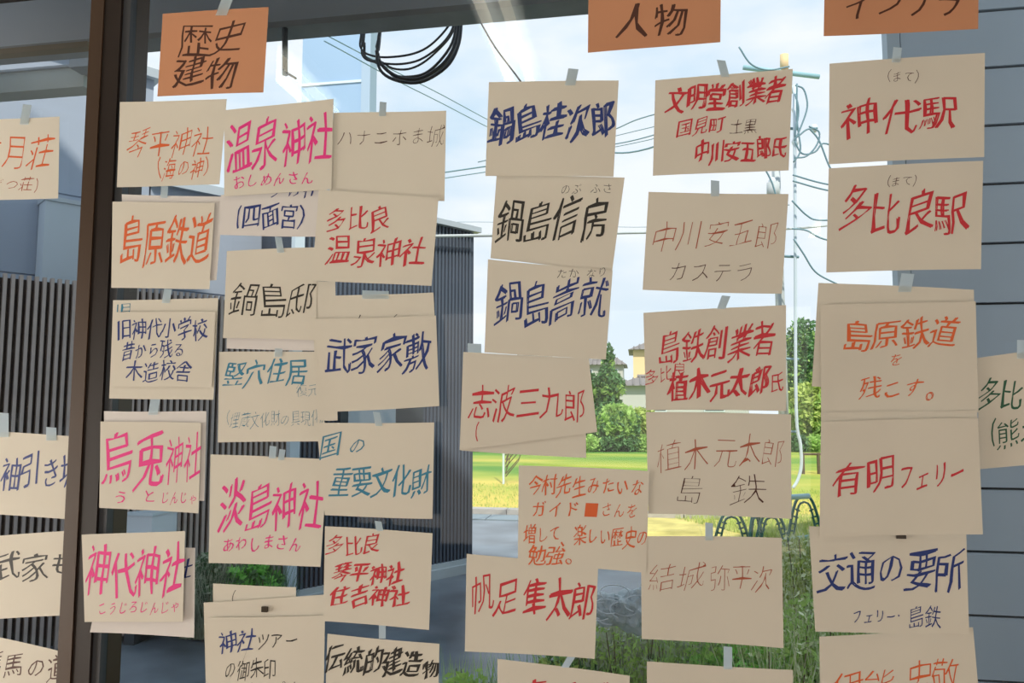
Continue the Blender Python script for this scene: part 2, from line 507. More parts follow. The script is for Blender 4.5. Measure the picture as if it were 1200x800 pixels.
# column 2
paper('cream sheet with large pink characters at the top of the second column', ((263,130),(391,115),(389,221),(263,231)), 4,
      [('温泉神社', 266, 169, 390, 163, 58, 'pink', 'mark'), ('おしめんさん', 272, 213, 368, 208, 20, 'pink', 'mark')])
paper('white sheet with bracketed navy characters below the top pink sheet', ((259,229),(378,222),(372,277),(258,276)), 2,
      [('（四面宮）', 262, 256, 372, 252, 30, 'navy', 'mark'), ('ノけ什', 316, 226, 374, 222, 18, 'navy', 'mark')], m=M_paper_w)
paper('plain sheet behind the sheet with three black characters', ((268,300),(368,298),(372,410),(266,409)), 1, [], m=M_paper_w)
paper('cream sheet with three black characters in the second column', ((266,294),(372,290),(371,399),(262,396)), 2,
      [('鍋島邸', 272, 353, 370, 350, 40, 'black', 'pen')], [(329,277,296,8,-3)])
paper('cream note with teal characters and a small bracketed row', ((257,413),(372,411),(383,516),(256,519)), 1,
      [('竪穴住居', 262, 437, 361, 434, 32, 'teal', 'mark'), ('復元', 347, 458, 374, 456, 15, 'teal', 'thin'), ('（埋蔵文化財の具現化）', 258, 492, 388, 489, 19, 'teal', 'thin')],
      [(326,404,418,9,1)])
paper('cream sheet with tall pink characters low in the second column', ((247,533),(384,537),(376,663),(245,660)), 2,
      [('淡島神社', 257, 596, 380, 591, 58, 'pink', 'mark'), ('あわしまさん', 260, 637, 354, 636, 23, 'pink', 'mark')], [(319,522,537,8,1),(329,526,539,7,2)])
paper('plain sheet behind the clipped sheet at the bottom of the second column', ((250,684),(347,687),(347,760),(250,760)), 0,
      [('（', 262, 698, 276, 700, 14, 'black', 'pen')])
paper('cream sheet with a black clip at the bottom of the second column', ((239,705),(380,697),(379,850),(243,850)), 1, [], clip=(306,711,313,717))
paper('cream note with navy and black rows, front at the bottom of the second column', ((246,724),(381,720),(379,850),(243,850)), 2,
      [('神社', 256, 752, 299, 751, 26, 'navy', 'mark'), ('ツアー', 299, 751, 350, 750, 26, 'black', 'pen'), ('の御朱印', 262, 784, 324, 783, 24, 'black', 'pen'), ('スタンプは', 272, 808, 350, 806, 20, 'black', 'pen')])

# column 3
paper('tan sheet with faint thin characters right of the top pink sheet', ((391,133),(523,129),(521,235),(386,232)), 3,
      [('ハナニホま城', 395, 162, 522, 158, 26, 'umber', 'thin')], [(448,119,136,8,1)])
paper('tan sheet with two rows of red characters high in the third column', ((374,221),(514,233),(506,336),(366,328)), 4,
      [('多比良', 382, 256, 458, 255, 29, 'red', 'mark'), ('温泉神社', 382, 295, 500, 296, 35, 'red', 'mark')])
paper('plain tan sheet sticking out behind the navy sheet of the third column', ((366,330),(392,331),(508,342),(512,400)), 1, [], [(456,338,348,30,0)]) if False else \
paper('plain tan sheet sticking out behind the navy sheet of the third column', ((391,347),(508,342),(512,420),(374,440)), 2,
      [('ノ', 412, 374, 426, 373, 16, 'black', 'pen'), ('（', 444, 376, 464, 374, 12, 'black', 'pen')], [(440,340,350,31,0)])
paper('tan sheet with four navy characters in the third column', ((366,373),(511,370),(515,476),(383,482)), 3,
      [('武家家敷', 382, 418, 504, 411, 44, 'navy', 'mark')])
paper('narrow tan sheet edge left of the navy sheet in the third column', ((365,329),(393,329),(396,492),(372,492)), 2, [])
paper('tan sheet with teal characters in the third column', ((371,496),(509,494),(507,607),(381,604)), 3,
      [('国', 374, 523, 401, 521, 31, 'teal', 'mark'), ('の', 408, 523, 430, 521, 24, 'teal', 'pen'), ('重要文化財', 388, 567, 506, 562, 36, 'teal', 'mark')], [(444,482,499,8,-3)])
paper('cream sheet with three rows of red characters in the third column', ((381,617),(507,624),(503,737),(379,728)), 3,
      [('多比良', 383, 639, 446, 637, 24, 'red', 'mark'), ('琴平神社', 391, 671, 474, 672, 24, 'red', 'bold'), ('住吉神社', 387, 696, 480, 698, 25, 'red', 'bold')], [(445,610,622,8,-2)])
paper('cream sheet with black brush characters at the bottom of the third column', ((384,742),(515,754),(513,860),(380,860)), 2,
      [('伝統的建造', 381, 770, 494, 777, 31, 'black', 'bold'), ('物', 496, 782, 515, 784, 22, 'black', 'bold'), ('群', 386, 812, 410, 814, 26, 'black', 'bold')], [(448,730,748,8,0)])

# column 4
paper('grey-tan sheet with five dark blue characters at the top of the fourth column', ((573,96),(725,95),(719,208),(569,206)), 2,
      [('鍋島桂次郎', 573, 147, 722, 141, 44, 'navy', 'bold')], [(668,80,100,12,4)])
paper('grey-tan sheet with black characters, second in the fourth column', ((582,206),(732,208),(717,321),(575,303)), 1,
      [('鍋島信房', 581, 258, 714, 254, 50, 'black', 'mark'), ('のぶ', 656, 223, 682, 222, 16, 'black', 'fine'), ('ふさ', 691, 222, 719, 220, 16, 'black', 'fine')])
paper('grey-tan sheet with blue characters, third in the fourth column', ((572,303),(718,318),(710,422),(568,412)), 2,
      [('鍋島嵩就', 579, 357, 712, 350, 50, 'navy', 'mark'), ('たか', 652, 320, 680, 319, 15, 'black', 'fine'), ('なり', 687, 320, 712, 319, 15, 'black', 'fine')])
paper('plain sheet whose lower edge shows behind the three-stroke red sheet', ((548,420),(686,424),(687,537),(541,527)), 0, [], [(556,402,418,16,0)])
paper('tan sheet with dark red characters and an open bracket, fourth column', ((543,413),(690,419),(700,505),(539,528)), 1,
      [('志波三九郎', 550, 470, 688, 474, 42, 'red', 'pen'), ('（', 545, 506, 562, 506, 24, 'red', 'pen')])
paper('tan note with four rows of small orange characters', ((608,545),(761,552),(757,671),(607,660)), 2,
      [('今村先生みたいな', 619, 567, 755, 571, 25, 'orange', 'mark'), ('ガイド', 622, 597, 680, 596, 25, 'orange', 'mark'), ('■', 684, 596, 704, 595, 20, 'orange', 'pen'), ('さんを', 704, 597, 748, 597, 22, 'orange', 'pen'),
       ('増して、楽しい歴史の', 614, 624, 760, 630, 24, 'orange', 'mark'), ('勉強。', 619, 649, 684, 651, 24, 'orange', 'mark')])
paper('cream sheet with five red characters low in the fourth column', ((547,648),(701,664),(697,772),(545,762)), 1,
      [('帆足', 551, 696, 608, 698, 44, 'red', 'pen'), ('隼太郎', 612, 700, 698, 706, 46, 'red', 'mark')])
paper('cream sheet cut by the picture bottom in the fourth column', ((583,771),(738,792),(738,870),(583,860)), 0,
      [('森岳城', 606, 812, 716, 818, 36, 'red', 'mark')], [(662,768,782,9,8)])

# column 5
paper('grey-tan sheet with three rows of red characters at the top of the fifth column', ((768,95),(929,80),(924,199),(765,207)), 2,
      [('文明堂創業者', 782, 119, 920, 105, 32, 'red', 'bold'), ('国見町', 793, 150, 850, 146, 21, 'red', 'mark'), ('土黒', 855, 149, 888, 147, 19, 'umber', 'fine'), ('中川安五郎氏', 813, 179, 922, 173, 27, 'red', 'bold')],
      [(850,70,90,10,-5)])
paper('grey-tan sheet with thin red-brown strokes, second in the fifth column', ((760,225),(924,227),(916,344),(753,340)), 1,
      [('中川', 764, 278, 824, 276, 38, 'rust', 'thin'), ('安五郎', 826, 275, 912, 274, 34, 'rust', 'thin'), ('カステラ', 782, 319, 886, 319, 30, 'umber', 'thin')], [(838,211,230,10,0)])
paper('tan sheet with crowded bold red characters, third in the fifth column', ((754,367),(921,357),(921,481),(757,481)), 2,
      [('島鉄創業者', 772, 407, 908, 398, 40, 'red', 'mark'), ('多比良', 756, 444, 804, 432, 19, 'red', 'pen'), ('植木元太郎', 783, 454, 902, 446, 36, 'red', 'bold'), ('氏', 902, 446, 918, 446, 26, 'red', 'mark')], [(845,346,362,10,6)])
paper('tan sheet with thin brown characters, fourth in the fifth column', ((757,483),(927,485),(927,607),(760,602)), 1,
      [('植木', 768, 534, 832, 532, 38, 'rust', 'thin'), ('元太郎', 836, 530, 920, 528, 36, 'rust', 'thin'), ('島', 794, 573, 826, 573, 34, 'umber', 'thin'), ('鉄', 856, 575, 898, 573, 38, 'umber', 'thin')])
paper('cream sheet with a thin rust-coloured row low in the fifth column', ((751,628),(916,630),(918,759),(752,748)), 2,
      [('結城', 760, 676, 826, 675, 32, 'rust', 'thin'), ('弥平次', 832, 676, 906, 676, 32, 'rust', 'thin')], [(831,612,633,9,0)])
paper('blank cream sheet cut by the picture bottom in the fifth column', ((758,775),(929,784),(930,870),(758,860)), 1, [], [(853,757,784,10,0)])

# column 6
paper('tan sheet with three red characters at the top of the sixth column', ((972,75),(1154,62),(1153,184),(971,193)), 2,
      [('神代駅', 986, 138, 1124, 132, 42, 'red', 'mark'), ('（まて）', 1030, 90, 1086, 89, 16, 'umber', 'fine')], [(1050,55,73,10,2)])
paper('tan sheet with four red characters, second in the sixth column', ((971,197),(1152,189),(1149,316),(968,319)), 1,
      [('多比良駅', 982, 246, 1134, 249, 50, 'red', 'mark'), ('（まて）', 1030, 213, 1083, 211, 15, 'umber', 'fine')])
paper('plain tan sheet behind the orange-lettered sheet of the sixth column', ((959,331),(1141,340),(1142,470),(951,452)), 1, [], [(1060,320,342,15,4)])
paper('tan sheet with orange characters ending in a small circle, sixth column', ((961,358),(1143,352),(1146,482),(962,486)), 2,
      [('島原鉄道', 988, 392, 1122, 389, 36, 'orange', 'mark'), ('を', 1041, 422, 1058, 422, 18, 'orange', 'pen'), ('残こす。', 1006, 456, 1110, 453, 28, 'orange', 'mark')])
paper('plain sheet edge showing above the sheet with six red characters', ((962,484),(1145,480),(1146,560),(963,560)), 3, [])
paper('tan sheet with a wide row of red characters, fourth in the sixth column', ((962,494),(1146,490),(1151,626),(960,629)), 4,
      [('有明', 976, 560, 1050, 557, 42, 'red', 'mark'), ('フェリー', 1052, 558, 1130, 556, 40, 'red', 'mark')])
paper('cream sheet with dark blue characters and a black clip, sixth column', ((948,617),(1132,622),(1135,742),(955,740)), 2,
      [('交通の要所', 958, 668, 1130, 666, 48, 'navy', 'mark'), ('フェリー', 998, 722, 1050, 721, 20, 'navy', 'mark'), ('・', 1048, 721, 1058, 721, 14, 'navy', 'pen'), ('島鉄', 1064, 722, 1102, 722, 26, 'navy', 'pen')], clip=(1051,627,1062,631))
paper('cream sheet cut by the picture bottom at the foot of the sixth column', ((960,745),(1140,735),(1152,870),(962,870)), 1,
      [('伊能', 974, 803, 1050, 800, 42, 'orange', 'fine'), ('忠敬', 1060, 795, 1126, 792, 42, 'orange', 'fine')])
paper('cream sheet with dark green characters at the right edge', ((1145,420),(1320,392),(1320,532),(1147,550)), 0,
      [('多比良港', 1144, 464, 1256, 454, 36, 'green', 'mark'), ('（熊本）', 1140, 511, 1250, 500, 34, 'green', 'pen')], [(1205,398,420,26,0)])

#OUTSIDE
# ------------------------------------------------------------------ ground
q = MB(); q.box((-30, 0.12, -0.12), (30, 8.6, 0.0)); struct(q.build('floor_road', M_asph), 'dark wet road outside').name = 'floor_asphalt'
gm = bpy.data.materials.new('mown_lawn'); gm.use_nodes = True
t = gm.node_tree; b = t.nodes['Principled BSDF']; b.inputs['Roughness'].default_value = .9; b.inputs['Specular IOR Level'].default_value = .1
c = t.nodes.new('ShaderNodeTexCoord'); mpn = t.nodes.new('ShaderNodeMapping'); mpn.inputs['Scale'].default_value = (.35, 1.0, 1)
n1 = t.nodes.new('ShaderNodeTexNoise'); n1.inputs['Scale'].default_value = .35; n1.inputs['Detail'].default_value = 6
r = t.nodes.new('ShaderNodeValToRGB')
e = r.color_ramp.elements; e[0].position = .36; e[0].color = (.12, .27, .05, 1); e[1].position = .66; e[1].color = (.62, .50, .12, 1)
k = e.new(.52); k.color = (.34, .40, .07, 1)
t.links.new(c.outputs['Object'], mpn.inputs[0]); t.links.new(mpn.outputs[0], n1.inputs['Vector'])
sp = t.nodes.new('ShaderNodeSeparateXYZ'); t.links.new(c.outputs['Object'], sp.inputs[0])
mr = t.nodes.new('ShaderNodeMapRange'); mr.inputs[1].default_value = 9; mr.inputs[2].default_value = 20; mr.inputs[3].default_value = .20; mr.inputs[4].default_value = -.10
t.links.new(sp.outputs['Y'], mr.inputs[0])
ad = t.nodes.new('ShaderNodeMath'); t.links.new(n1.outputs['Fac'], ad.inputs[0]); t.links.new(mr.outputs[0], ad.inputs[1])
t.links.new(ad.outputs[0], r.inputs[0]); t.links.new(r.outputs[0], b.inputs['Base Color'])
q = MB(); q.box((-60, 9.3, -0.12), (60, 70, 0.015)); struct(q.build('floor_lawn', gm), 'sunlit lawn beyond the road')
# grass blades along the near edge of the lawn
def blades(name, n, fn, m, parent, h0, h1, wd=.006):
    rg = random.Random(hash(name) % 1000 if False else len(name) * 7 + n)
    q = MB()
    for _ in range(n):
        p = fn(rg); h = rg.uniform(h0, h1); a = rg.uniform(0, 6.28)
        d = Vector((math.cos(a), math.sin(a), 0)); lean = Vector((rg.uniform(-.35, .35), rg.uniform(-.35, .35), 1)) * h
        q.add([p - d*wd, p + d*wd, p + lean*.6 + d*wd*.6, p + lean], [(0, 1, 2), (0, 2, 3)])
    return q.build(name, m, parent)
g_ = blades('lawn_grass', 9000, lambda rg: Vector((rg.uniform(-5, 6), rg.uniform(9.3, 13), 0.01)), M_leaf_l, None, .02, .06, .008)
tag(g_, 'short yellow-green grass at the near edge of the lawn', 'grass', kind='stuff')
# kerb stones and gutter slabs, each its own piece
kb = thing('kerb', (0, 9.2, 0), 'pale kerb of concrete blocks between road and lawn', 'kerb')
for i in range(-14, 16):
    if i*.6 > .9: break
    bx('kerb_block', (i*.6 + .006, 9.08, 0), (i*.6 + .594, 9.28, .08), M_kerb, kb)
gt = thing('gutter', (0, 8.8, 0), 'smooth concrete gutter strip in front of the kerb', 'gutter')
for i in range(-9, 10):
    if i > 0: break
    bx('gutter_slab', (i + .008, 8.62, -.02), (i + .992, 9.07, .012), M_gutter, gt)

# dry verge: the lawn's near tongue on the right, in front of the trestles
vm = mat('dry_verge', (.58, .50, .17), .95, var=.35, scale=2.2, spec=.1)
pv = [gnd(x, y) for x, y in ((700, 604), (1250, 604), (1250, 720), (965, 690), (880, 662), (790, 640), (700, 627))]
q = MB(); n_ = len(pv)
q.add([(p.x, p.y, .018) for p in pv] + [(p.x, p.y, -.1) for p in pv], [tuple(range(n_)), tuple(range(2*n_ - 1, n_ - 1, -1))] + [(i, n_ + i, n_ + (i+1) % n_, (i+1) % n_) for i in range(n_)])
struct(q.build('floor_verge', vm), 'dry yellow verge at the right edge of the road')
def vfn(rg):
    while True:
        p = gnd(rg.uniform(720, 1000), rg.uniform(608, 690))
        if p.y > 9.2 - 2.6 * max(0, (p.x - .4)) / 1.6: return Vector((p.x, p.y, .015))
tag(blades('verge_grass', 5000, vfn, M_leaf_l, None, .03, .10, .006), 'loose grass tufts around the trestle feet', 'grass', kind='stuff')
# ground of the weed bed
bm_ = mat('weed_soil', (.32, .42, .15), .95, var=.5, scale=9)
pa = [gnd(x, y) for x, y in ((880, 690), (1080, 690), (1080, 1100), (560, 1100), (640, 830), (700, 790))]
q = MB(); n_ = len(pa)
q.add([(p.x, p.y, .012) for p in pa] + [(p.x, p.y, -.1) for p in pa], [tuple(range(n_)), tuple(range(2*n_ - 1, n_ - 1, -1))] + [(i, n_ + i, n_ + (i+1) % n_, (i+1) % n_) for i in range(n_)])
struct(q.build('floor_bed', bm_), 'weed-covered soil below the window')

# ------------------------------------------------------------------ eave and awning beams over the window
ev = thing('eave', (-.5, .8, 2.7), 'blue-grey eave with a dark lower edge above the window', 'eave')
e0 = at(155, 45, .8).z; 
q = MB(); q.box((-4.5, .80, e0), (.02, .86, e0 + 1.2)); q.build('fascia', M_soffit, ev)
q = MB(); q.box((-4.5, .79, e0 - .012), (.02, .87, e0 + .006)); q.build('drip_edge', M_eave_edge, ev)
q = MB(); q.box((.02, .79, e0 - .012), (.05, .88, e0 + 1.2)); q.build('end_trim', M_eave_edge, ev)
q = MB(); q.box((-4.5, .13, 3.7), (.02, .80, 3.74)); q.build('soffit', M_soffit, ev)
aw = thing('awning_beam', (-2.0, .9, 2.4), 'grey-green horizontal beam outside the left sash', 'beam')
y2 = 1.02
a1, a2 = at(99, 78, y2), at(99, 101, y2)
q = MB(); q.box((-3.6, y2, a2.z), (a1.x, y2 + .07, a1.z)); q.build('beam', M_beam, aw)
q = MB(); q.box((-3.6, y2 - .01, a1.z), (a1.x - .02, y2 + .08, a1.z + .008)); q.build('top_flashing', M_eave_edge, aw)
b1, b2 = at(82, 57, y2 - .06), at(103, 77, y2 - .06)
q = MB(); q.box((b1.x, y2 - .06, b2.z), (b2.x + .05, y2 + .02, b1.z)); q.build('bracket', M_eave_edge, aw)
q = MB(); q.box((-3.6, .77, e0 - .03), (at(105, 50, .78).x, .80, e0 - .012)); q.build('tan_strip', M_tan, aw)
dp = thing('eave_downpipe', dep(334, 60, 2.3), 'dark pipe hanging from the eave left of the cable loop', 'pipe')
q = MB(); q.tube([at(334, 30, .80), at(334, 88, .80)], .009, 8); q.tube([at(334, 84, .95), at(347, 92, .95)], .004, 6); q.build('pipe', M_darkmetal, dp)

# hanging coil of cables
cc = thing('cable_coil', at(480, 40, 1.0), 'loops of black cable hanging under the eave', 'cable')
strands = [
    ([(541,22),(538,50),(527,74),(507,90),(487,97),(464,94),(448,85),(442,70),(443,52),(446,28)], .0052),
    ([(538,22),(534,50),(522,72),(503,87),(486,93),(466,90),(450,79),(443,66),(444,50),(446,28)], .0060),
    ([(536,22),(530,50),(515,72),(498,86),(480,90),(462,88),(447,74),(441,60),(445,40),(447,25)], .0045),
    ([(534,22),(527,40),(513,56),(492,70),(470,75),(448,74),(430,70),(424,62),(425,45),(427,26)], .0035),
    ([(533,20),(518,40),(500,56),(480,64),(455,67),(440,66),(428,62),(422,54),(423,42),(424,25)], .0035),
    ([(536,22),(528,42),(512,60),(495,74),(478,81),(460,80),(446,72),(432,70),(426,60),(428,28)], .0035),
    ([(540,22),(536,55),(520,78),(500,93),(480,96),(462,90),(450,78),(438,72),(428,66),(427,50)], .0045)]
for i, (pts, rd) in enumerate(strands):
    q = MB(); q.tube(curve([at(x, y, 1.0 + .012*i) for x, y in pts], 40), rd, 6); q.build('cable_strand', M_cable, cc, True)
q = MB(); q.tube(curve([at(560, 20, 1.05), at(580, 55, 1.05), at(612, 98, 1.05), at(640, 140, 1.05)], 12), .003, 6); q.build('cable_strand', M_cable, cc, True)

# ------------------------------------------------------------------ left side: wall direction
U = Vector((math.sin(R_(36)), math.cos(R_(36)), 0)); N = Vector((U.y, -U.x, 0))
PC = gnd(555, 668); PC.z = 0
def wp(px, py, off=0.0):            # point on the side wall plane pushed back by off
    return hit(px, py, PC - N * off, N)
def tpar(px, off=0.0):              # coordinate along the wall
    return (wp(px, 476, off) - PC).dot(U)
MW = Matrix(((U.x, -N.x, 0, PC.x), (U.y, -N.y, 0, PC.y), (0, 0, 1, 0), (0, 0, 0, 1)))   # local x along wall, y into it
tl, tm, tr_ = tpar(-40) - .8, tpar(350), 0.0
# slat fence
fh = wp(45, 324).z
fn = thing('slat_fence', MW @ Vector(((tl + tm)/2, 0, 0)), 'grey-brown vertical slat fence running along the left', 'fence')
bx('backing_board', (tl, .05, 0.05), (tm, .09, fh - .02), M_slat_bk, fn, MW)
x = tl; first = None; pit = .041
while x < tm - .02:
    if first is None:
        first = bx('slat', (0, 0, 0.04), (.019, .035, fh), M_slat, None)
        o = first
    else:
        o = first.copy(); COL.objects.link(o)
    o.parent = fn; o.matrix_parent_inverse = Matrix.Translation(-fn.location)
    o.matrix_basis = MW @ Matrix.Translation((x, 0, 0))
    x += pit
q = MB(); q.box((tl, .035, .4), (tm, .05, .45), MW); q.box((tl, .035, fh - .35), (tm, .05, fh - .30), MW); q.build('rail', M_slat_bk, fn)
# charcoal clad shed at the end of the wall
ch = wp(553, 272).z
cs = thing('clad_shed', MW @ Vector(((tm)/2, 0, 0)), 'charcoal ribbed shed with a grey roof cap behind the third column', 'shed')
q = MB(); q.box((tm, .02, .12), (0, 3.0, ch), MW); q.build('wall', M_corr, cs)
x = tm + .01; first = None
while x < -.03:
    if first is None:
        first = bx('rib', (0, 0, .12), (.020, .02, ch), M_rib, None); o = first
    else:
        o = first.copy(); COL.objects.link(o)
    o.parent = cs; o.matrix_parent_inverse = Matrix.Translation(-cs.location)
    o.matrix_basis = MW @ Matrix.Translation((x, 0, 0))
    x += pit
q = MB(); q.box((tm - .02, -.05, ch), (.04, 3.05, ch + .05), MW); q.build('roof_cap', M_cap, cs)
q = MB(); q.box((tm, -.06, .0), (.03, 3.0, .08), MW); q.box((tm, -.02, .08), (.01, 3.0, .12), MW); q.build('base_sill', M_conc, cs)
wn = bx('window_frame', (-1.45, -.03, 1.20), (-.62, .02, 1.62), M_darkmetal, cs, MW)
bx('window_pane', (-1.38, -.036, 1.25), (-.92, -.03, 1.57), M_siding, wn, MW)
# pale downpipe where fence meets shed
pp = thing('corner_pipe', MW @ Vector((tm, 0, 0)), 'pale blue square pipe between the slat fence and the shed', 'pipe')
bx('pipe', (tm - .10, -.07, .02), (tm - .02, -.01, fh + .9), M_palepipe, pp, MW)
for zz in (.6, 1.5, 2.4):
    bx('pipe_strap', (tm - .11, -.076, zz), (tm - .01, 0, zz + .03), M_darkmetal, pp, MW)
# steel blue house behind fence: low wing and tall wing
def roofline(name, label, t0, t1, off, z0, cap=True):
    h = thing(name, MW @ Vector(((t0 + t1)/2, off, 0)), label, 'house')
    bx('wall', (t0, off, 0), (t1, off + 2.5, z0), M_siding2, h, MW)
    bx('roof_edge', (t0 - .02, off - .06, z0), (t1 + .04, off + 2.5, z0 + .07), M_cap, h, MW)
    n = max(1, int((t1 - t0) / .9)); 
    for i in range(n):
        for j in range(int(z0 / .6)):
            bx('wall_panel', (t0 + (t1-t0)*i/n + .006, off - .012, j*.6 + .006), (t0 + (t1-t0)*(i+1)/n - .006, off + .001, j*.6 + .594), M_siding2, h, MW)
    return h
o1 = .7
zl = wp(230, 226, o1).z
roofline('low_house', 'low steel-blue house wing above the slat fence', tpar(166, o1), tpar(352, o1) + .5, o1, zl)
zt = wp(166, 90, o1).z
roofline('tall_house', 'tall steel-blue house wing at the far left', tpar(-60, o1) - 1.5, tpar(164, o1), o1, zt)
# smooth column on the tall wing, seen left of the stile
hc = thing('wall_duct', MW @ Vector((tpar(60, .6), .6, 0)), 'smooth grey wall duct above the slats left of the stile', 'duct')
bx('duct', (tpar(35, .62), .5, 0.2), (tpar(98, .62), .68, wp(60, 240, .62).z), M_siding, hc, MW)
bx('duct_cap', (tpar(35, .62) - .01, .49, wp(60, 240, .62).z), (tpar(98, .62) + .01, .7, wp(60, 240, .62).z + .03), M_cap, hc, MW)
# pale building far behind
E1 = dep(428, 476, 17); E0 = dep(338, 476, 17)
eb = thing('pale_building', (E1.x, E1.y, 0), 'tall pale blue building rising behind the shed', 'building')
q = MB(); q.box((E1.x - 1.75, E1.y, 0), (E1.x - .22, E1.y + .4, 13)); q.build('wall', M_paleblue, eb)
q = MB(); q.box((E1.x - .22, E1.y - .05, 0), (E1.x, E1.y + .4, 13)); q.build('corner_trim', mat('pale_trim', (.36, .47, .60), .6), eb)
for zz in (3.2, 6.2, 9.2):
    q = MB(); q.box((E1.x - 1.75, E1.y - .03, zz), (E1.x - .22, E1.y, zz + .06)); q.build('storey_band', M_palepipe, eb)

# outdoor unit by the fence
au = gnd(172, 755)
ac = thing('outdoor_unit', (au.x - .35, au.y, 0), 'white outdoor air unit standing against the slat fence', 'air unit')
W_, H_ = .80, .72
ax, ay = au.x, au.y
q = MB(); q.box((ax - W_, ay, .08), (ax, ay + .30, .08 + H_)); q.build('casing', M_white, ac)
q = MB(); q.box((ax - W_ - .01, ay - .01, .08 + H_), (ax + .01, ay + .31, .10 + H_)); q.build('lid', M_palepipe, ac)
for sx in (-W_ + .08, -.14):
    q = MB(); q.box((ax + sx, ay - .03, 0), (ax + sx + .07, ay + .33, .08)); q.build('foot', M_darkmetal, ac)
gx, gz = ax - W_ + .30, .08 + H_ * .5
q = MB(); q.tube([(gx, ay - .004, gz), (gx, ay + .002, gz)], .25, 28); fan = q.build('fan_opening', M_darkmetal, ac)
q = MB()
for rr_ in (.06, .11, .16, .21, .25):
    q.tube([(gx + rr_*math.cos(a*.2618), ay - .015, gz + rr_*math.sin(a*.2618)) for a in range(25)], .0035, 4, False)
for a in range(8):
    q.tube([(gx, ay - .015, gz), (gx + .25*math.cos(a*.785), ay - .015, gz + .25*math.sin(a*.785))], .0035, 4)
q.build('fan_grille', M_white, fan)
q = MB(); q.box((ax - .16, ay - .005, .2), (ax - .03, ay, .7)); q.build('side_panel', M_palepipe, ac)

# sign board and teal hatch low by the shed
sb = gnd(327, 700)
hb = thing('hatch_box', (sb.x, sb.y - .2, 0), 'grey-teal utility box with a white ledge behind a shrub', 'box')
hx = sb.x; hy = sb.y - .25
q = MB(); q.box((hx - .16, hy, 0), (hx + .13, hy + .2, .36)); q.build('body', mat('teal_grey', (.15, .22, .24), .5), hb)
q = MB(); q.box((hx - .16, hy - .03, .16), (hx + .13, hy, .20)); q.build('ledge', M_white, hb)
q = MB(); q.box((hx - .17, hy - .01, .36), (hx + .14, hy + .21, .38)); q.build('lid', M_darkmetal, hb)

# ------------------------------------------------------------------ grey siding building on the right
FY = 2.0
fx0 = at(1051, 330, FY).x
fb = thing('siding_building', (fx0 + 1.6, FY, 0), 'grey building with wide horizontal siding at the right', 'building')
SK = Matrix.Shear('XZ', 4, (0, 0)); SK[0][1] = .9; SK = Matrix.Translation((0, FY, 0)) @ SK @ Matrix.Translation((0, -FY, 0))
q = MB(); q.box((fx0 + .005, FY + .02, 0), (5.2, 6.2, 4.6), SK); q.build('wall', mat('siding_core', (.05, .06, .07), .7), fb)
ph_ = at(1100, 84, FY).z - at(1100, 151, FY).z
z84 = at(1100, 84, FY).z
z = z84 - ph_ * 12
first = None
while z < 4.5:
    if z + ph_ > 0:
        zz0 = max(z, .02)
        q = MB(); q.box((fx0 + .055, FY - .006, zz0 + .006), (5.2, FY + .02, z + ph_ - .012)); q.box((fx0 + .055, FY - .001, z + ph_ - .012), (5.2, FY + .02, z + ph_ - .004))
        q.build('siding_panel', M_siding, fb)
    z += ph_
q = MB(); q.box((fx0, FY - .012, 0), (fx0 + .05, FY + .05, 4.6)); q.build('corner_trim', mat('corner_grey', (.50, .56, .60), .5), fb)
q = MB(); q.box((fx0 - .1, FY - .15, 4.6), (5.3, 6.3, 4.7), SK); q.build('roof_cap', M_cap, fb)
for i in range(14):
    yy = FY + .12 + i * .27
    q = MB(); q.box((fx0 - .006, yy + .004, .02), (fx0 + .006, yy + .262, 4.58), SK); q.build('side_panel', M_siding, fb)

# ------------------------------------------------------------------ utility pole and wires
up = dep(922, 600, 10.4)
pl = thing('utility_pole', (up.x, up.y, 0), 'pale utility pole with tangled wires behind the fifth column', 'pole')
def pd(px, py, d=10.4): return dep(px, py, d)
pz = pd(920, 78).z
q = MB(); q.tube([(up.x, up.y, 0), (up.x, up.y, pz)], [.075, .055], 12); q.build('mast', M_conc, pl, True)
q = MB(); q.tube([pd(871, 79), pd(960, 90)], .035, 8); q.build('crossarm', M_bluepipe, pl, True)
q = MB(); q.tube([pd(919, 84), pd(919, 64)], .06, 8); q.build('insulator', M_cream, pl, True)
for (ix, iy) in ((930, 104), (932, 128), (932, 166), (954, 150), (905, 212)):
    q = MB(); q.tube([pd(ix, iy - 4), pd(ix, iy), pd(ix, iy + 5)], [.03, .055, .03], 8); q.build('insulator', M_white, pl, True)
q = MB(); q.tube([pd(906, 214), pd(906, 232)], .09, 10); q.build('transformer', M_conc, pl, True)
q = MB(); q.tube(curve([pd(931, 100, 10.2), pd(932, 300, 10.2), pd(933, 480, 10.2), pd(938, 520, 10.2), pd(939, 545, 10.2), pd(935, 562, 10.2), pd(929, 572, 10.2)], 24), .022, 8); q.build('guard_pipe', M_palepipe, pl, True)
for zz in (150, 300, 420, 505):
    q = MB(); q.tube([pd(915, zz, 10.3), pd(936, zz + 1, 10.3)], .02, 6); q.build('band', M_wire, pl)
loops = [[(932,100),(942,105),(946,125),(938,150),(931,165)], [(932,110),(936,130),(932,160),(945,152),(958,150)], [(931,185),(945,183),(957,170),(960,155),(948,148)],
         [(931,165),(940,180),(955,178),(965,168),(985,175)], [(948,150),(960,165),(972,195),(985,215)], [(934,98),(934,140),(938,175),(930,190)], [(866,55),(880,75),(900,82),(925,78)],
         [(928,235),(945,252),(960,258),(1000,256)], [(928,268),(945,270),(965,280),(1010,290)], [(930,280),(942,298),(955,318),(975,330),(1010,345)], [(929,205),(965,215),(1010,222)], [(929,212),(965,222),(1010,230)], [(895,195),(905,215),(912,240)]]
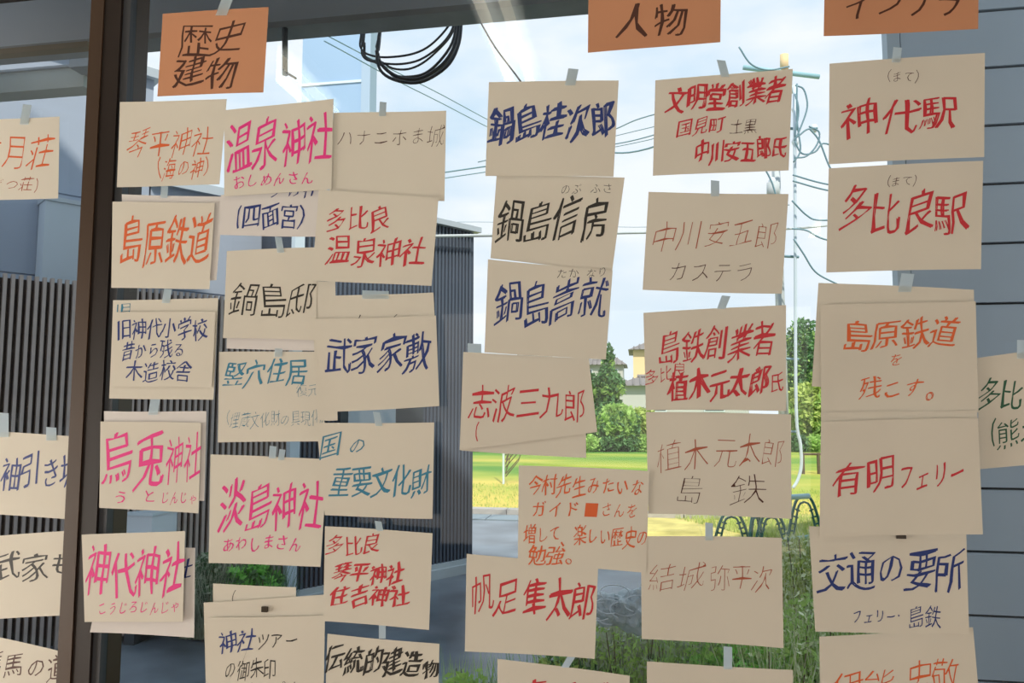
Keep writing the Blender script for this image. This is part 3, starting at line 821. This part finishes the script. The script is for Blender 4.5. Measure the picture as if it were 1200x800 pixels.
for lp in loops:
    q = MB(); q.tube(curve([pd(x, y, 10.1) for x, y in lp], 20), .012, 5); q.build('wire', M_wire, pl, True)
wires = [('messenger cable from the shed to the pole', [(500,277,6.6),(730,273,8.4),(925,268,10.4),(1060,254,12)], .020, M_conc),
         ('upper thin wire of the sky bundle left of the fourth column', [(380,40,9),(500,102,12),(640,168,16),(760,150,14),(925,100,10.4)], .010, M_wire),
         ('second thin wire of the sky bundle', [(380,48,9),(500,112,12),(640,176,16),(760,164,14),(925,104,10.4)], .010, M_wire),
         ('thick teal wire sagging between columns four and five', [(500,205,16),(640,185,15),(700,179,14),(760,174,13),(925,110,10.4)], .020, M_wire),
         ('teal wire just under the sagging thick one', [(500,212,16),(640,190,15),(700,173,14),(760,160,13),(925,108,10.4)], .014, M_wire),
         ('highest teal wire between columns four and five', [(560,190,16),(700,158,15),(760,136,13),(925,98,10.4)], .014, M_wire),
         ('faint straight wire low in the sky', [(380,264,22),(560,260,20),(760,266,18),(925,240,10.4)], .008, M_wire)]
for lb, pts, rd, mm in wires:
    q = MB(); q.tube(curve([dep(x, y, d) for x, y, d in pts], 30), rd * .8, 5)
    tag(q.build('overhead_wire', mm, None, True), lb, 'wire', 'overhead wires')

# ------------------------------------------------------------------ green trestles with pipes
def trestle(px, py, d_px, yaw, label):
    g = gnd(px, py)
    s = (g - CC).length
    h = (py - d_px) / F * s * .97
    t_ = thing('steel_trestle', g, label, 'trestle', 'green steel trestles on the lawn edge')
    ca, sa = math.cos(yaw), math.sin(yaw)
    def T(x, z, y=0): return Vector((g.x + x*ca - y*sa, g.y + x*sa + y*ca, z))
    for sgn in (-1, 1):
        q = MB(); q.tube(curve([T(sgn*.20, 0), T(sgn*.15, h*.5), T(sgn*.10, h*.85), T(sgn*.05, h), T(0, h)], 14), .016, 6)
        q.tube(curve([T(sgn*.14, 0), T(sgn*.10, h*.45), T(sgn*.06, h*.8), T(0, h*.88)], 10), .012, 6)
        for k in range(5):
            q.tube([T(sgn*(.20 - .025*k), h*.16*(k+.5)), T(sgn*(.14 - .022*k), h*.15*(k+.5))], .010, 4)
        q.build('leg', M_green, t_, True)
    q = MB(); q.tube([T(-.20, .03), T(.20, .03)], .014, 6); q.build('foot_bar', M_green, t_, True)
    return g, h, t_
trestle(858, 640, 603, R_(5), 'leftmost green arched trestle under the thin brown sheet')
trestle(886, 640, 604, R_(60), 'second green trestle from the left, turned edge on')
trestle(905, 642, 604, R_(15), 'third green trestle from the left, beside the pole foot')
g4, h4, _ = trestle(944, 634, 586, R_(8), 'green arched trestle standing right of the pole')
q = MB(); q.tube([dep(915, 583, 8.1), dep(948, 581, 8.2)], .03, 10); tag(q.build('scaffold_pipe', M_bluepipe, None, True), 'upper pale blue pipe resting on the right trestle', 'pipe', 'pale blue pipes')
q = MB(); q.tube([dep(912, 634, 8.0), dep(948, 629, 8.3)], .026, 10); tag(q.build('scaffold_pipe', M_bluepipe, None, True), 'lower pale blue pipe near the foot of the right trestle', 'pipe', 'pale blue pipes')

# ------------------------------------------------------------------ plants
def leaves(name, m, parent, c, rad, n, size, seed, shape='ball'):
    rg = random.Random(seed)
    q = MB()
    for _ in range(n):
        while True:
            p = Vector((rg.uniform(-1, 1), rg.uniform(-1, 1), rg.uniform(-1, 1)))
            if shape == 'cone':
                rr2 = math.hypot(p.x, p.y)
                if rr2 < (1 - (p.z + 1)/2)**.7 * (.8 + .3*math.sin(p.z*9)) + .05: break
            elif .15 < p.length < 1 + .25*noise.noise(p*2.5 + Vector((seed, 0, 0))): break
        p = Vector((c[0] + p.x*rad[0], c[1] + p.y*rad[1], c[2] + p.z*rad[2]))
        if p.z < 0.01: p.z = rg.uniform(.01, .1)
        a = Vector((rg.gauss(0, 1), rg.gauss(0, 1), rg.gauss(0, 1))).normalized()
        b_ = a.cross(Vector((rg.gauss(0, 1), rg.gauss(0, 1), rg.gauss(0, 1)))).normalized()
        s = size * rg.uniform(.6, 1.3)
        q.add([p - a*s, p + b_*s*.45, p + a*s, p - b_*s*.45], [(0, 1, 2), (0, 2, 3)])
    o = q.build(name, m, parent); o['kind'] = 'stuff'
    return o
def stems(parent, c, rad, n, h, seed, r=.004, m=None):
    rg = random.Random(seed); q = MB()
    for _ in range(n):
        x, y = c[0] + rg.uniform(-1, 1)*rad, c[1] + rg.uniform(-1, 1)*rad*.7
        q.tube([(x, y, 0), (x + rg.uniform(-.08, .08), y + rg.uniform(-.08, .08), h*rg.uniform(.6, 1))], [r, r*.5], 4)
    o = q.build('stem', m or M_trunk, parent); return o
def shrub(px, py_top, dist, rw, label, m, seed, n=6000, size=.022, extra=None, name='weed_clump'):
    top = dep(px, py_top, dist)
    t_ = thing(name, (top.x, top.y, 0), label, 'plant', 'weeds and shrubs below the window')
    h = max(.15, top.z)
    leaves('foliage', m, t_, (top.x, top.y, h*.5), (rw, rw*.8, h*.5), n, size, seed)
    if extra: leaves('foliage', extra, t_, (top.x, top.y, h*.55), (rw, rw*.8, h*.48), n//3, size, seed + 50)
    stems(t_, (top.x, top.y), rw*.8, 26, h, seed)
    o = blades('grass_blades', 900, lambda rg: Vector((top.x + rg.uniform(-rw, rw), top.y + rg.uniform(-rw, rw)*.8, .01)), extra or m, t_, h*.5, h*1.12, .004)
    o['kind'] = 'stuff'
    return t_
shrub(938, 628, 3.6, .26, 'tall bright green weeds between the fifth and sixth columns', M_leaf_l, 1, 5200, .015, M_flower)
shrub(955, 700, 3.0, .28, 'lower green clump in front of the tall bright weeds', M_leaf_m, 2, 4200, .016, M_flower)
shrub(880, 740, 3.1, .30, 'vivid green leafy clump below the fifth column', M_leaf_v, 3, 4500, .018, M_leaf_m)
shrub(800, 738, 3.2, .30, 'brownish grey-green clump below the fifth column left side', M_leaf_g, 4, 4500, .016, M_leaf_m)
shrub(725, 722, 3.0, .24, 'grey-green clump under the clear plastic sheet', M_leaf_g, 5, 4500, .016, M_leaf_m)
shrub(660, 775, 2.9, .20, 'low yellow-green clump at the foot of the fourth column', M_leaf_l, 6, 4500, .020, M_leaf_d)
shrub(545, 785, 3.0, .12, 'small green sprig right of the black brush sheet', M_leaf_m, 7, 1500, .018)
shrub(292, 662, 5.0, .24, 'dark green shrub behind the lowest pink sheet', M_leaf_v, 8, 5000, .028, M_leaf_d)
shrub(242, 650, 4.9, .12, 'narrow dark shrub between the pink sheets', M_leaf_d, 9, 3000, .026, M_leaf_g)

# clear plastic with curled string over the weeds
pb = dep(724, 712, 2.75)
pg = thing('plastic_bag', (pb.x, pb.y, 0.4), 'clear crumpled plastic with curled white string on the weeds', 'plastic bag')
rg = random.Random(3)
for k, (px, py, rd) in enumerate(((708, 712, .055), (738, 716, .07), (752, 704, .05))):
    c0 = dep(px, py, 2.72)
    bm = bmesh.new(); bmesh.ops.create_icosphere(bm, subdivisions=4, radius=rd)
    for v in bm.verts:
        nn = noise.noise(v.co * 26 + Vector((k*7, 0, 0))) * .5 + noise.noise(v.co * 60) * .25
        v.co = v.co * (1 + nn * .8) + c0
    me = bpy.data.meshes.new('film'); bm.to_mesh(me); bm.free(); me.materials.append(M_bag)
    link('film', me, pg)
for k in range(9):
    x, y = rg.uniform(702, 756), rg.uniform(694, 722); a = rg.uniform(0, 3)
    pts = [dep(x + 14*math.cos(a + j*.7)*(1 + .08*j), y + 10*math.sin(a + j*.7), 2.64 + .01*j) for j in range(7)]
    q = MB(); q.tube(curve(pts, 18), .0022, 5); q.build('string', M_white, pg, True)

# far trees and hedge
def tree(px, py_base, py_top, dist, rw, label, m, m2, seed, cone=True, n=5000):
    top = dep(px, py_top, dist)
    t_ = thing('garden_tree', (top.x, top.y, 0), label, 'tree', 'garden trees beyond the lawn')
    h = top.z
    q = MB(); q.tube([(top.x, top.y, 0), (top.x, top.y, h*.8)], [.09, .03], 7); q.build('trunk', M_trunk, t_)
    leaves('crown', m, t_, (top.x, top.y, h*.56), (rw, rw, h*.46), n, .11, seed, 'cone' if cone else 'ball')
    leaves('crown', m2, t_, (top.x, top.y, h*.52), (rw*1.02, rw*1.02, h*.42), n//3, .11, seed + 9, 'cone' if cone else 'ball')
tree(712, 520, 404, 27, .95, 'conical dark green garden tree between columns four and five', M_leaf_d, M_leaf_m, 21)
tree(724, 520, 474, 25, .7, 'low bushy tree right of the conical garden tree', M_leaf_m, M_leaf_d, 22, False)
tree(752, 520, 478, 26, .6, 'small yellow-green bush beside the cream house', M_leaf_l, M_leaf_m, 23, False, 3000)
tree(948, 500, 448, 26, .8, 'light green bush right of the utility pole', M_leaf_l, M_leaf_m, 24, False)
tree(940, 480, 376, 34, 1.0, 'tall darker tree right of the pole above the tiled roof', M_leaf_d, M_leaf_m, 25, False)
tree(690, 520, 440, 28, .7, 'dark tree at the left of the conical garden tree', M_leaf_d, M_leaf_m, 26, False)
hdg = thing('hedge', (2, 24.5, 0), 'clipped low hedge along the far side of the lawn', 'hedge')
for k, (px) in enumerate(range(560, 1000, 22)):
    c0 = dep(px, 515, 24.5)
    leaves('hedge_bush', M_leaf_d if k % 3 else M_leaf_m, hdg, (c0.x, c0.y, .28), (.42, .35, .30), 700, .07, 60 + k)
# sapling with stake
sg = gnd(590, 568)
sp_ = thing('staked_sapling', sg, 'bare sapling tied to a pale stake on the lawn', 'sapling')
q = MB(); q.tube([(sg.x, sg.y, 0), (sg.x, sg.y, 1.5)], .022, 6); q.build('stake', M_palepipe, sp_)
rg = random.Random(5)
for k in range(9):
    a = rg.uniform(-1, 1); z0 = rg.uniform(.1, .6)
    q = MB(); q.tube([(sg.x + .04, sg.y, z0), (sg.x + .12 + .2*abs(a), sg.y + .1*a, z0 + .3), (sg.x + .15 + .35*abs(a), sg.y + .1*a, z0 + .75)], [.012, .008, .004], 5); q.build('branch', M_trunk, sp_)
# low rail right of the pole
fr0 = thing('lawn_rail', gnd(960, 548), 'low dark rail with posts right of the utility pole', 'rail')
g0 = gnd(938, 556); g1 = gnd(1010, 556)
q = MB(); q.tube([g0 + Vector((0, 0, .45)), g1 + Vector((0, 0, .45))], .03, 6); q.build('rail', M_trunk, fr0)
for k in range(4):
    p = g0.lerp(g1, (k + .2)/4); q = MB(); q.tube([p, p + Vector((0, 0, .48))], .035, 6); q.build('post', M_trunk, fr0)

# ------------------------------------------------------------------ far houses
def house(x0, x1, yt, yb_, dist, label, mw, two=True):
    A = dep(x0, yt, dist); B = dep(x1, yb_, dist)
    h = thing('tiled_house', ((A.x + B.x)/2, A.y, 0), label, 'house', 'houses beyond the lawn')
    zt_, ze = A.z, B.z       # ridge height, eave height
    w0, w1, Y_ = A.x, B.x, A.y
    bx('wall', (w0 + .3, Y_, 0), (w1 - .3, Y_ + 5, ze), mw, h)
    q = MB()
    q.add([(w0, Y_ - .4, ze), (w1, Y_ - .4, ze), (w1, Y_ + 5.4, ze), (w0, Y_ + 5.4, ze), (w0 + 1.3, Y_ + 2.5, zt_), (w1 - 1.3, Y_ + 2.5, zt_)],
          [(0, 1, 5, 4), (1, 2, 5), (2, 3, 4, 5), (3, 0, 4), (3, 2, 1, 0)])
    q.build('roof', M_tile, h)
    q = MB(); n = int((w1 - w0) / .35)
    for i in range(1, n):
        x_ = w0 + (w1 - w0)*i/n
        k = min(1, (x_ - w0)/1.3, (w1 - x_)/1.3)
        q.tube([(x_, Y_ - .4, ze + .03), (x_, Y_ - .4 + 2.9*k, ze + (zt_ - ze)*k + .03)], .05, 4)
    q.build('roof_tiles', M_tile, h)['kind'] = 'stuff'
    q = MB(); q.tube([(w0 + 1.3, Y_ + 2.5, zt_ + .05), (w1 - 1.3, Y_ + 2.5, zt_ + .05)], .12, 6); q.build('ridge', M_tile, h)
    for i in range(2):
        xx = w0 + (w1 - w0)*(.25 + .4*i)
        f_ = bx('window_frame', (xx, Y_ - .05, ze - 1.3), (xx + 1.0, Y_, ze - .3), M_white, h)
        bx('window_pane', (xx + .06, Y_ - .07, ze - 1.24), (xx + .94, Y_ - .05, ze - .36), M_pane, f_)
    return h
house(736, 850, 396, 410, 47, 'two-storey cream house with a grey tiled roof', M_cream)
house(716, 880, 440, 452, 37.5, 'low tiled annex in front of the cream house', M_hwall)
house(660, 735, 412, 428, 56, 'grey house behind the conical garden tree', M_hwall)
house(590, 655, 405, 430, 56, 'distant grey house hidden behind the fourth column', M_hwall)
house(925, 1030, 424, 440, 42, 'tan walled house right of the utility pole', M_cream)

for o in list(bpy.data.objects):
    if o.type == 'MESH' and o.name.startswith('floor_lawn'): o.name = 'floor_lawn'
